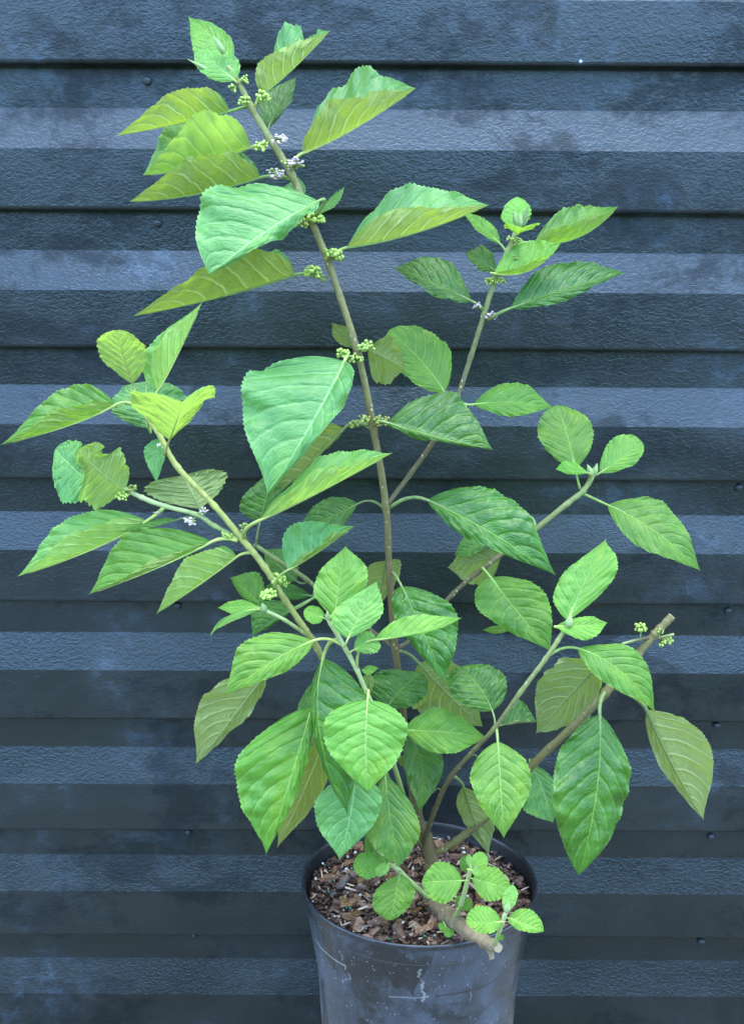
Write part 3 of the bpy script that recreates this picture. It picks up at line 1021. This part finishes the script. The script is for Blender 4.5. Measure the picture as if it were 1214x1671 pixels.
    for i in range(1, 17):
        t = (i / 17) ** 1.3
        row = int(round(t * nt))
        p = out[row * ncol + ncen] + PL
        path.append(p + keel * wdt * min(1.0, 0.25 + 2.2 * t))
        rad.append(max(wdt * 0.85 * (1 - t) ** 1.15, 0.0002))
    path = [p - PL for p in path]
    v, f, u = tube_data(path, rad, 6)
    pmat = pm or (M_pet_y if mat in 'lwy' else (M_pet_d if mat in 'do' else M_pet))
    mesh_obj("petiole", v, f, pmat, o)
    return o


# ---- main stem, from the tip down
leaf('main', (380, 118), (378, 108), (307, 27), (322, 92), (374, 58), 'm', (352, 66), d=.6, dT=1)
leaf('main', (388, 136), (384, 132), (316, 82), (332, 122), (383, 92), 'l', (346, 100), d=-.6)
bpy.data.objects  # (buds follow below)
leaf('main', (416, 182), (427, 155), (539, 50), (462, 52), (432, 96), 'g', (478, 112), bite=[(-1, .66, .86, .62)], label="leaf with a bite out of its edge near the tip")
leaf('main', (441, 224), (438, 210), (484, 126), (424, 160), (474, 168), 'd', (455, 172), d=2.2)
leaf('main', (405, 172), (374, 182), (188, 222), (306, 143), (322, 150), 'g', (290, 202), kt=.1)
leaf('main', (428, 240), (410, 240), (233, 286), (338, 184), (300, 196), 'l', (318, 272), k=.7)
leaf('main', (474, 292), (424, 290), (211, 329), (338, 252), (360, 254), 'g', (312, 318), k=.8)
leaf('main', (474, 288), (494, 250), (680, 143), (572, 122), (542, 170), 'g', (580, 208), k=.65, pm=M_pet_y)
leaf('main', (508, 362), (520, 328), (342, 447), (474, 376), (346, 312), 't', (436, 378), a=.8, e=.9, d=-3, k=.5)
leaf('main', (498, 345), (494, 345), (418, 300), (445, 336), (456, 314), 'o', d=1.5)
leaf('main', (484, 330), (484, 328), (486, 288), (463, 312), (499, 310), 't', d=3)
leaf('main', (510, 365), (512, 352), (563, 304), (536, 326), (548, 335), 'l', d=1.5)
leaf('main', (544, 424), (566, 404), (799, 334), (668, 306), (648, 346), 'g', (682, 378), k=.65)
leaf('main', (532, 458), (480, 449), (217, 516), (392, 410), (408, 414), 'g', (348, 487), k=.8)
leaf('main', (580, 575), (578, 568), (542, 526), (572, 540), (548, 556), 'o', d=2)
leaf('main', (588, 578), (600, 570), (662, 602), (618, 628), (640, 552), 'o', d=2)
leaf('main', (570, 588), (562, 589), (436, 806), (566, 650), (402, 622), 't', (514, 684), a=.74, e=1.2, d=-2.5, k=.5)
leaf('main', (604, 698), (562, 699), (432, 825), (490, 712), (518, 752), 'o', d=3.5)
leaf('main', (612, 690), (633, 690), (805, 734), (732, 642), (676, 714), 'd', (715, 714), d=-2, k=.5)
leaf('main', (628, 832), (584, 822), (482, 866), (540, 872), (530, 815), 'd', d=2.5)
leaf('main', (634, 830), (697, 816), (907, 939), (822, 806), (766, 880), 'd', (802, 870), d=-1.5, k=.5, quilt=1.6)
leaf('main', (638, 932), (630, 915), (612, 1000), (586, 942), (654, 930), 'o', d=3)
leaf('main', (640, 934), (655, 956), (725, 1116), (742, 1000), (646, 1012), 'd', (690, 1030), d=-3, quilt=1.5, wave=1.8, k=.45)
leaf('main', (648, 1062), (683, 1082), (788, 1186), (682, 1166), (758, 1096), 'o', d=3.5)
leaf('main', (655, 1140), (666, 1192), (683, 1326), (722, 1236), (662, 1262), 'd', (690, 1258), d=-.5, quilt=1.5)
leaf('main', (657, 1192), (660, 1192), (794, 1204), (716, 1156), (722, 1230), 'm', d=-5, k=.6)
leaf('main', (655, 1245), (648, 1237), (678, 1250), (660, 1254), (664, 1234), 'o', d=-2, pet=False)
leaf('main', (650, 1160), (633, 1152), (690, 1098), (606, 1104), (688, 1142), 'd', (662, 1118), d=-4, a=.62, e=.6)

# ---- upper right branch
leaf('rtop', (788, 504), (769, 491), (642, 438), (712, 484), (722, 424), 'd', (704, 460), d=-.5)
leaf('rtop', (828, 416), (816, 398), (754, 345), (780, 378), (800, 364), 'm')
leaf('rtop', (815, 444), (810, 443), (758, 413), (782, 440), (794, 404), 'd', d=1)
leaf('rtop', (842, 380), (842, 376), (843, 321), (818, 352), (866, 346), 'y', d=1, e=.7)
leaf('rtop', (843, 384), (845, 382), (853, 372), (880, 366), (823, 368), 'y', d=-1, dT=-2, a=.8, e=.5)
leaf('rtop', (832, 402), (872, 396), (1009, 336), (930, 340), (928, 366), 'm', (945, 386), d=1)
leaf('rtop', (812, 448), (806, 446), (915, 396), (854, 394), (868, 428), 'y', (866, 440), d=-1.5)
leaf('rtop', (795, 522), (833, 503), (1020, 444), (904, 432), (910, 494), 'd', (928, 470), d=-1, quilt=1.4)
leaf('rtop', (733, 652), (725, 640), (636, 538), (652, 606), (722, 556), 'm', (690, 592), a=.75, e=.7)
leaf('rtop', (745, 654), (772, 660), (903, 666), (834, 624), (836, 679), 'm', (838, 656))

# ---- middle right branch
leaf('rmid', (818, 900), (805, 878), (741, 906), (772, 906), (766, 870), 'd', d=2)
leaf('rmid', (820, 902), (818, 904), (730, 926), (766, 896), (786, 956), 'o', d=1.5)
leaf('rmid', (787, 930), (800, 942), (899, 1063), (886, 966), (782, 996), 'm', (848, 1002), d=-4, k=.5)
leaf('rmid', (946, 798), (938, 764), (910, 661), (878, 712), (966, 700), 'm', (926, 712), e=.75)
leaf('rmid', (958, 785), (960, 772), (906, 766), (930, 774), (928, 752), 'y', d=-1)
leaf('rmid', (968, 776), (978, 772), (1046, 720), (1000, 716), (1036, 756), 'y', e=.7)
leaf('rmid', (952, 806), (991, 824), (1143, 932), (1084, 824), (1040, 890), 'm', (1070, 868))
leaf('rmid', (874, 863), (860, 842), (800, 846), (828, 858), (830, 832), 'm', d=1)

# ---- lower right branch
leaf('r2', (926, 1022), (926, 1013), (988, 880), (908, 954), (1003, 938), 'y', (954, 948))
leaf('r2', (922, 1026), (906, 1022), (991, 1016), (952, 1006), (956, 1044), 'y', (950, 1020))
leaf('r2', (890, 1074), (942, 1058), (1068, 1162), (1036, 1062), (984, 1112), 'm', (1012, 1094), k=.5)
leaf('r2', (808, 1187), (803, 1160), (746, 1089), (738, 1134), (820, 1100), 'd', (780, 1118), d=.5, a=.6, e=.6)
leaf('r2', (810, 1187), (814, 1184), (876, 1178), (842, 1142), (848, 1176), 'd', d=2)
leaf('r2', (810, 1190), (812, 1210), (822, 1368), (866, 1268), (768, 1272), 'm', (817, 1284), d=-2, k=.5)
leaf('r2', (740, 1266), (756, 1284), (798, 1396), (748, 1326), (804, 1324), 'o', (772, 1334), d=1)
leaf('r2', (755, 1244), (778, 1236), (782, 1262), (772, 1252), (786, 1246), 'd', d=2)
leaf('r2', (720, 1296), (712, 1288), (690, 1306), (700, 1300), (698, 1290), 'd', d=1)

# ---- pruned right branch
leaf('rcut', (1008, 1112), (984, 1078), (874, 1197), (888, 1098), (958, 1172), 'o', (932, 1132), d=.8, dT=-1)
leaf('rcut', (988, 1128), (978, 1166), (944, 1428), (1024, 1286), (902, 1270), 'd', (974, 1288), d=-3, quilt=1.5, a=.8, e=.95, wave=1.8, k=.35)
leaf('rcut', (1000, 1120), (1054, 1158), (1148, 1338), (1074, 1246), (1156, 1216), 'o', (1098, 1252), d=-1)
leaf('rcut', (866, 1250), (868, 1246), (902, 1343), (912, 1286), (850, 1312), 't', d=2, k=.4)
leaf('rcut', (840, 1030), (836, 1026), (787, 1028), (812, 1034), (810, 1021), 'm', d=8, pet=False)

# ---- left branch
leaf('left', (222, 642), (216, 626), (190, 539), (238, 572), (160, 572), 'l', (203, 582), e=.7, a=.8)
leaf('left', (244, 684), (256, 640), (331, 492), (236, 576), (256, 566), 'l', (286, 586), k=.5)
leaf('left', (240, 690), (246, 700), (238, 622), (180, 662), (302, 650), 't', d=2, e=.6, k=.5)
leaf('left', (268, 742), (277, 718), (298, 656), (350, 640), (212, 646), 'l', (288, 688), d=-2, dT=-4, a=.95, e=.35, wave=.6)
leaf('left', (248, 688), (190, 660), (1, 726), (108, 666), (110, 632), 'm', (112, 694), pm=M_pet_y)
leaf('left', (262, 712), (262, 716), (256, 788), (270, 742), (236, 736), 't', d=3)
leaf('lside', (322, 838), (326, 830), (298, 776), (368, 774), (238, 802), 'o', (313, 804), d=1.2, dT=1.5, k=.2, a=.9, e=.45, wave=.6)
leaf('lside', (206, 797), (152, 792), (90, 734), (102, 818), (140, 726), 't', d=2, e=.7, bite=[(1, .35, .62, .55)], label="half-eaten round leaf at the far left")
leaf('lside', (208, 800), (204, 798), (128, 734), (196, 738), (140, 824), 'l', (166, 772), d=-1, e=.6, bite=[(-1, .62, .8, .6), (1, .75, .92, .45)], label="pale leaf with insect-chewed edges")
leaf('lside', (268, 828), (240, 850), (28, 941), (140, 862), (122, 842), 'l', (146, 898), k=.75)
leaf('lside', (316, 842), (290, 848), (196, 868), (246, 862), (248, 848), 'o', d=.8)
leaf('left', (388, 882), (346, 884), (145, 970), (262, 912), (218, 868), 'm', (252, 928), k=.55, pm=M_pet_y)
leaf('left', (412, 902), (386, 909), (255, 1002), (312, 908), (338, 902), 'l', (322, 956), k=.6)
leaf('left', (400, 878), (424, 849), (642, 738), (528, 748), (508, 778), 'l', (522, 802), d=-3, pm=M_pet_y)
leaf('left', (448, 962), (470, 930), (579, 858), (476, 858), (530, 882), 't', (520, 900), d=-1.5, k=.5, pm=M_pet_y)
leaf('left', (522, 1062), (434, 1098), (319, 1248), (332, 1138), (412, 1160), 'o', (382, 1168), d=-.6, pet=False)

# ---- back twig on the left
leaf('lback', (418, 892), (425, 850), (444, 765), (392, 822), (458, 812), 'd', d=-.5, k=.4)
leaf('lback', (500, 950), (484, 948), (430, 896), (444, 942), (478, 902), 'd', d=1)
leaf('lback', (520, 968), (428, 988), (376, 942), (396, 974), (424, 938), 'm', d=-1)
leaf('lback', (515, 975), (484, 990), (411, 1040), (448, 1018), (422, 984), 'd', d=-1)
leaf('lback', (512, 970), (508, 972), (424, 962), (466, 978), (462, 950), 'd', d=.5)

# ---- little twig, left
leaf('ltwig', (434, 997), (426, 992), (355, 992), (388, 1003), (392, 979), 'y', (392, 989))
leaf('ltwig', (432, 998), (424, 994), (342, 1040), (380, 1014), (374, 1004), 'l', (376, 1006))

# ---- young shoot, front
leaf('shoot', (540, 1022), (546, 1006), (564, 891), (513, 954), (600, 944), 'y', (554, 948), k=.4)
leaf('shoot', (562, 1054), (568, 1042), (615, 948), (543, 1002), (622, 1004), 'l', (588, 1000), d=-2, k=.4)
leaf('shoot', (545, 1024), (528, 1008), (496, 996), (508, 1017), (518, 990), 'y', a=.5, e=.5)
leaf('shoot', (568, 1066), (578, 1060), (614, 1042), (592, 1032), (614, 1064), 'l', d=-1, a=.6, e=.5)
leaf('shoot', (584, 1098), (612, 1044), (754, 1008), (666, 1006), (690, 1034), 'y', (684, 1032), d=-1)
leaf('shoot', (588, 1092), (590, 1094), (618, 1090), (602, 1086), (602, 1101), 'y', pet=False)
leaf('shoot', (602, 1135), (604, 1134), (602, 1098), (610, 1112), (590, 1112), 'o', d=1, pet=False)
leaf('shoot', (560, 1054), (513, 1045), (366, 1136), (468, 1094), (408, 1042), 'm', (446, 1078), d=-1, k=.5, pm=M_pet_y)
leaf('shoot', (552, 1044), (527, 1074), (568, 1330), (604, 1168), (506, 1166), 'd', (521, 1198), d=2.5, k=.35, quilt=1.4, pm=M_pet_y)
leaf('shoot', (600, 1132), (600, 1142), (600, 1290), (664, 1194), (528, 1192), 'y', (597, 1212), d=-3, a=.6, e=.95, k=.4)
# ---- low leaves at the front left
leaf('left', (545, 1120), (509, 1152), (434, 1395), (496, 1262), (388, 1246), 'm', (478, 1262), d=-3, quilt=2, k=.35, a=.8, pm=M_pet_y)
leaf('left', (560, 1160), (526, 1214), (452, 1384), (462, 1268), (528, 1288), 'w', (496, 1290), d=-2.5, k=.35, label="yellowing leaf hanging at the lower left")
leaf('left', (530, 1090), (520, 1104), (488, 1240), (522, 1160), (486, 1158), 'd', d=.5)
leaf('left', (540, 1110), (524, 1130), (505, 1255), (508, 1180), (540, 1180), 'o', d=0)
leaf('low', (622, 1240), (582, 1258), (554, 1403), (622, 1316), (514, 1316), 't', (572, 1330), d=-4, k=.4)
leaf('low', (626, 1252), (628, 1264), (652, 1416), (684, 1344), (598, 1356), 's', (638, 1338), d=-2, k=.4)
leaf('low', (626, 1262), (618, 1300), (604, 1416), (622, 1362), (596, 1364), 's', d=-.6, k=.4)

# ---- basal shoots
leaf('b1', (653, 1424), (652, 1427), (637, 1502), (676, 1462), (608, 1466), 'm', (645, 1464), a=.62, e=.85, teeth=9, k=.5, d=-1)
leaf('b1', (640, 1414), (628, 1408), (576, 1411), (602, 1434), (600, 1390), 'y', a=.6, e=.6, teeth=9)
leaf('b1', (636, 1410), (636, 1408), (620, 1384), (620, 1400), (634, 1390), 'l', a=.6, e=.6, teeth=7, d=-1)
leaf('b1', (636, 1410), (634, 1410), (616, 1430), (632, 1424), (616, 1414), 'l', a=.6, e=.6, teeth=7, d=-1.5)
leaf('b2', (764, 1436), (754, 1437), (688, 1440), (722, 1474), (720, 1406), 'm', a=.62, e=.85, teeth=9, d=-1.5)
leaf('b2', (766, 1428), (771, 1434), (834, 1450), (804, 1414), (796, 1470), 'm', a=.62, e=.85, teeth=9, d=-1)
leaf('b2', (768, 1418), (770, 1416), (792, 1394), (774, 1394), (792, 1416), 'y', a=.6, e=.6, teeth=8)
leaf('b2', (766, 1420), (766, 1420), (752, 1400), (752, 1418), (764, 1402), 'd', a=.6, e=.6, teeth=8, d=1)
leaf('b2', (768, 1416), (768, 1414), (764, 1394), (760, 1406), (772, 1404), 'l', a=.6, e=.6, teeth=6, d=-1)
leaf('b2', (769, 1420), (769, 1420), (786, 1424), (778, 1416), (776, 1429), 'l', a=.6, e=.6, teeth=6, d=-1.5)
leaf('b2', (749, 1486), (748, 1482), (766, 1467), (745, 1463), (768, 1484), 'm', a=.6, e=.5, teeth=7, d=-.6)
leaf('b3', (817, 1512), (818, 1504), (760, 1503), (792, 1524), (786, 1478), 'y', a=.6, e=.65, teeth=9, d=-.5)
leaf('b3', (822, 1502), (829, 1498), (887, 1520), (864, 1484), (848, 1518), 'y', a=.7, e=.8, teeth=9)
leaf('b3', (824, 1494), (826, 1488), (836, 1444), (820, 1464), (844, 1466), 'l', a=.7, e=.7, teeth=8)
leaf('b3', (813, 1526), (814, 1526), (820, 1534), (821, 1526), (811, 1532), 'm', a=.6, e=.6, teeth=6, pet=False)
leaf('b4', (727, 1512), (727, 1511), (716, 1514), (724, 1520), (718, 1506), 'y', a=.6, e=.6, teeth=6, pet=False)
leaf('b4', (727, 1512), (728, 1513), (734, 1530), (740, 1518), (724, 1524), 'y', a=.6, e=.6, teeth=6, pet=False)
leaf('b4', (727, 1510), (728, 1511), (742, 1520), (738, 1512), (732, 1520), 'm', a=.6, e=.6, teeth=6, pet=False)


# ---- berries, flowers, buds
def ico(c0, r, verts, faces, idx, mi, sub=1, squash=(1, 1, 1)):
    bm = bmesh.new()
    bmesh.ops.create_icosphere(bm, subdivisions=sub, radius=r)
    bm.verts.ensure_lookup_table()
    nb = len(verts)
    for vv in bm.verts:
        verts.append(c0 + Vector((vv.co.x * squash[0], vv.co.y * squash[1], vv.co.z * squash[2])))
    for fc in bm.faces:
        faces.append(tuple(nb + q.index for q in fc.verts))
        idx.append(mi)
    bm.free()


def cluster(key, px, py, rpx, kind='berry', count=16, d=0.0, node=None):
    """a stalked head of berries or flowers, rpx = its half-width in photo pixels"""
    rr = random.Random(int(px * 7 + py * 3))
    dn = depth_on(key, *(node or (px, py)))
    y = (dn + d) / 100
    c0 = at(px, py, y)
    R = rpx / pxcm(y) / 100
    verts, faces, idx = [], [], []
    mats = {'berry': [M_berry, M_pet], 'dull': [M_berry_dull, M_pet_d], 'flower': [M_flower, M_berry], 'bud': [M_berry, M_pet_y]}[kind]
    if node:
        p0 = at(node[0], node[1], dn / 100)
    else:
        p0 = c0 + Vector((0, R * 0.9, -R * 0.3))
    br = R * (0.19 if kind != 'flower' else 0.2)
    for i in range(int(count * (1.5 if kind != 'flower' else 1.2))):
        th = rr.uniform(0, 6.28)
        cz = rr.uniform(-0.75, 1.0)
        sr = math.sqrt(max(0, 1 - cz * cz))
        rad = R * rr.uniform(0.45, 0.95)
        p = c0 + Vector((sr * math.cos(th) * rad, sr * math.sin(th) * rad * 0.85, cz * rad * 0.75))
        if kind == 'flower':
            mi = 0 if rr.random() < 0.72 else 1
            for q in range(3 if mi == 0 else 1):
                off = Vector((rr.uniform(-1, 1), rr.uniform(-1, 1), rr.uniform(-1, 1))) * br * 0.8
                ico(p + off, br * rr.uniform(0.6, 1.0), verts, faces, idx, mi, 1, (1.15, 1, 0.8))
        else:
            ico(p, br * rr.uniform(0.8, 1.2), verts, faces, idx, 0, 2)
        # stalk of each
        v, f, u = tube_data([p0.lerp(c0, 0.6), p], [br * 0.28, br * 0.22], 4)
        nb = len(verts)
        verts += v
        faces += [tuple(nb + q for q in fc) for fc in f]
        idx += [1] * len(f)
    v, f, u = tube_data([p0, p0.lerp(c0, 0.6)], [max(br * 0.5, 0.0007), max(br * 0.4, 0.0005)], 6)
    nb = len(verts)
    verts += v
    faces += [tuple(nb + q for q in fc) for fc in f]
    idx += [1] * len(f)
    verts = [vv - PL for vv in verts]
    return mesh_obj("flower_cluster" if kind == 'flower' else "berry_cluster", verts, faces, None, plant, None, True, mats, idx)


for args in (('main', 399, 130, 9, 'berry', 10, -.5, (390, 136)), ('main', 379, 144, 9, 'berry', 10, -.5, (390, 138)),
             ('main', 428, 158, 13, 'bud', 22, -1, (412, 176)), ('main', 400, 166, 11, 'bud', 16, -1, (410, 174)),
             ('main', 456, 228, 13, 'flower', 12, -1, (442, 228)), ('main', 427, 240, 12, 'bud', 14, -1, (440, 230)),
             ('main', 482, 268, 15, 'flower', 16, -1, (474, 284)), ('main', 452, 284, 15, 'flower', 14, -1, (472, 290)), ('main', 466, 264, 9, 'flower', 8, -1, (472, 282)),
             ('main', 516, 356, 15, 'berry', 22, -.6, (508, 362)), ('main', 492, 364, 12, 'berry', 14, -.6, (506, 364)),
             ('main', 544, 417, 17, 'berry', 28, -.8, (534, 430)), ('main', 510, 444, 15, 'berry', 24, -1, (534, 452)),
             ('main', 596, 566, 15, 'berry', 18, -.8, (586, 580)), ('main', 560, 576, 13, 'berry', 16, -1, (580, 584)), ('main', 582, 586, 12, 'berry', 14, -1.3, (584, 590)),
             ('main', 576, 692, 11, 'dull', 16, -.3, (602, 694)), ('main', 594, 684, 10, 'dull', 14, -.9, (606, 692)), ('main', 622, 688, 14, 'dull', 22, -.9, (610, 694)),
             ('rtop', 846, 392, 8, 'berry', 10, -.4, (836, 390)), ('rtop', 832, 390, 7, 'berry', 9, -.4, (836, 394)), ('rtop', 838, 421, 7, 'bud', 10, -.3, (826, 420)),
             ('rtop', 799, 460, 10, 'berry', 14, -.5, (808, 458)), ('rtop', 818, 460, 9, 'berry', 14, -.5, (810, 458)),
             ('rtop', 780, 499, 9, 'flower', 10, -.4, (788, 508)), ('rtop', 802, 517, 10, 'flower', 10, -.5, (792, 520)),
             ('left', 262, 728, 6, 'flower', 5, -.4, (262, 722)), ('lside', 216, 796, 9, 'berry', 14, -.4, (222, 804)), ('lside', 200, 810, 11, 'berry', 16, -.8, (216, 806)),
             ('lside', 330, 834, 9, 'flower', 12, -.5, (318, 842)), ('lside', 310, 850, 11, 'flower', 14, -.7, (320, 844)),
             ('lside', 256, 838, 6, 'flower', 5, -.4, (264, 828)),
             ('left', 398, 860, 10, 'bud', 12, -.3, (398, 878)), ('left', 370, 873, 9, 'bud', 12, -.3, (392, 880)),
             ('left', 452, 944, 15, 'berry', 20, .2, (444, 950)), ('left', 437, 970, 15, 'berry', 24, -.8, (450, 962)), ('left', 466, 952, 8, 'berry', 8, .2, (452, 956)),
             ('rc1', 1046, 1024, 12, 'berry', 18, 0, (1044, 1044)), ('rc2', 1086, 1048, 13, 'berry', 20, .2, (1082, 1040)), ('rc2', 1077, 1030, 9, 'berry', 10, .2, (1074, 1042)),
             ('shoot', 570, 1066, 5, 'flower', 4, -.4, (566, 1066)), ('shoot', 606, 1066, 5, 'flower', 4, -.6, (580, 1062))):
    cluster(*args)


def bud(key, base, tip, w, node_d=0.0, mat=None):
    """an unopened leaf: a small tapered spindle"""
    dn = depth_on(key, *base) + node_d
    a0 = at(base[0], base[1], dn / 100)
    a1 = at(tip[0], tip[1], dn / 100 - 0.004)
    r = w / pxcm(dn / 100) / 100
    path = [a0.lerp(a1, t) - PL for t in (0, .2, .45, .7, .9, 1)]
    v, f, u = tube_data(path, [r * .55, r * .95, r, r * .6, r * .25, r * .06], 8)
    return mesh_obj("leaf_bud", v, f, mat or M_bud, plant, u)


for args in (('main', (366, 88), (349, 58), 5), ('main', (345, 118), (306, 96), 3), ('rtop', (845, 372), (836, 344), 4), ('rtop', (848, 372), (849, 346), 5), ('rtop', (852, 372), (862, 334), 4),
             ('rmid', (966, 778), (958, 758), 6), ('rmid', (968, 776), (974, 756), 5), ('r2', (926, 1022), (932, 1006), 7), ('shoot', (536, 1012), (534, 996), 4), ('shoot', (536, 1012), (545, 1000), 4),
             ('ltwig', (432, 998), (428, 984), 6), ('b1', (634, 1410), (628, 1392), 4), ('b2', (768, 1418), (770, 1398), 4), ('b2', (770, 1422), (782, 1412), 4), ('b3', (826, 1488), (830, 1472), 6)):
    bud(*args)
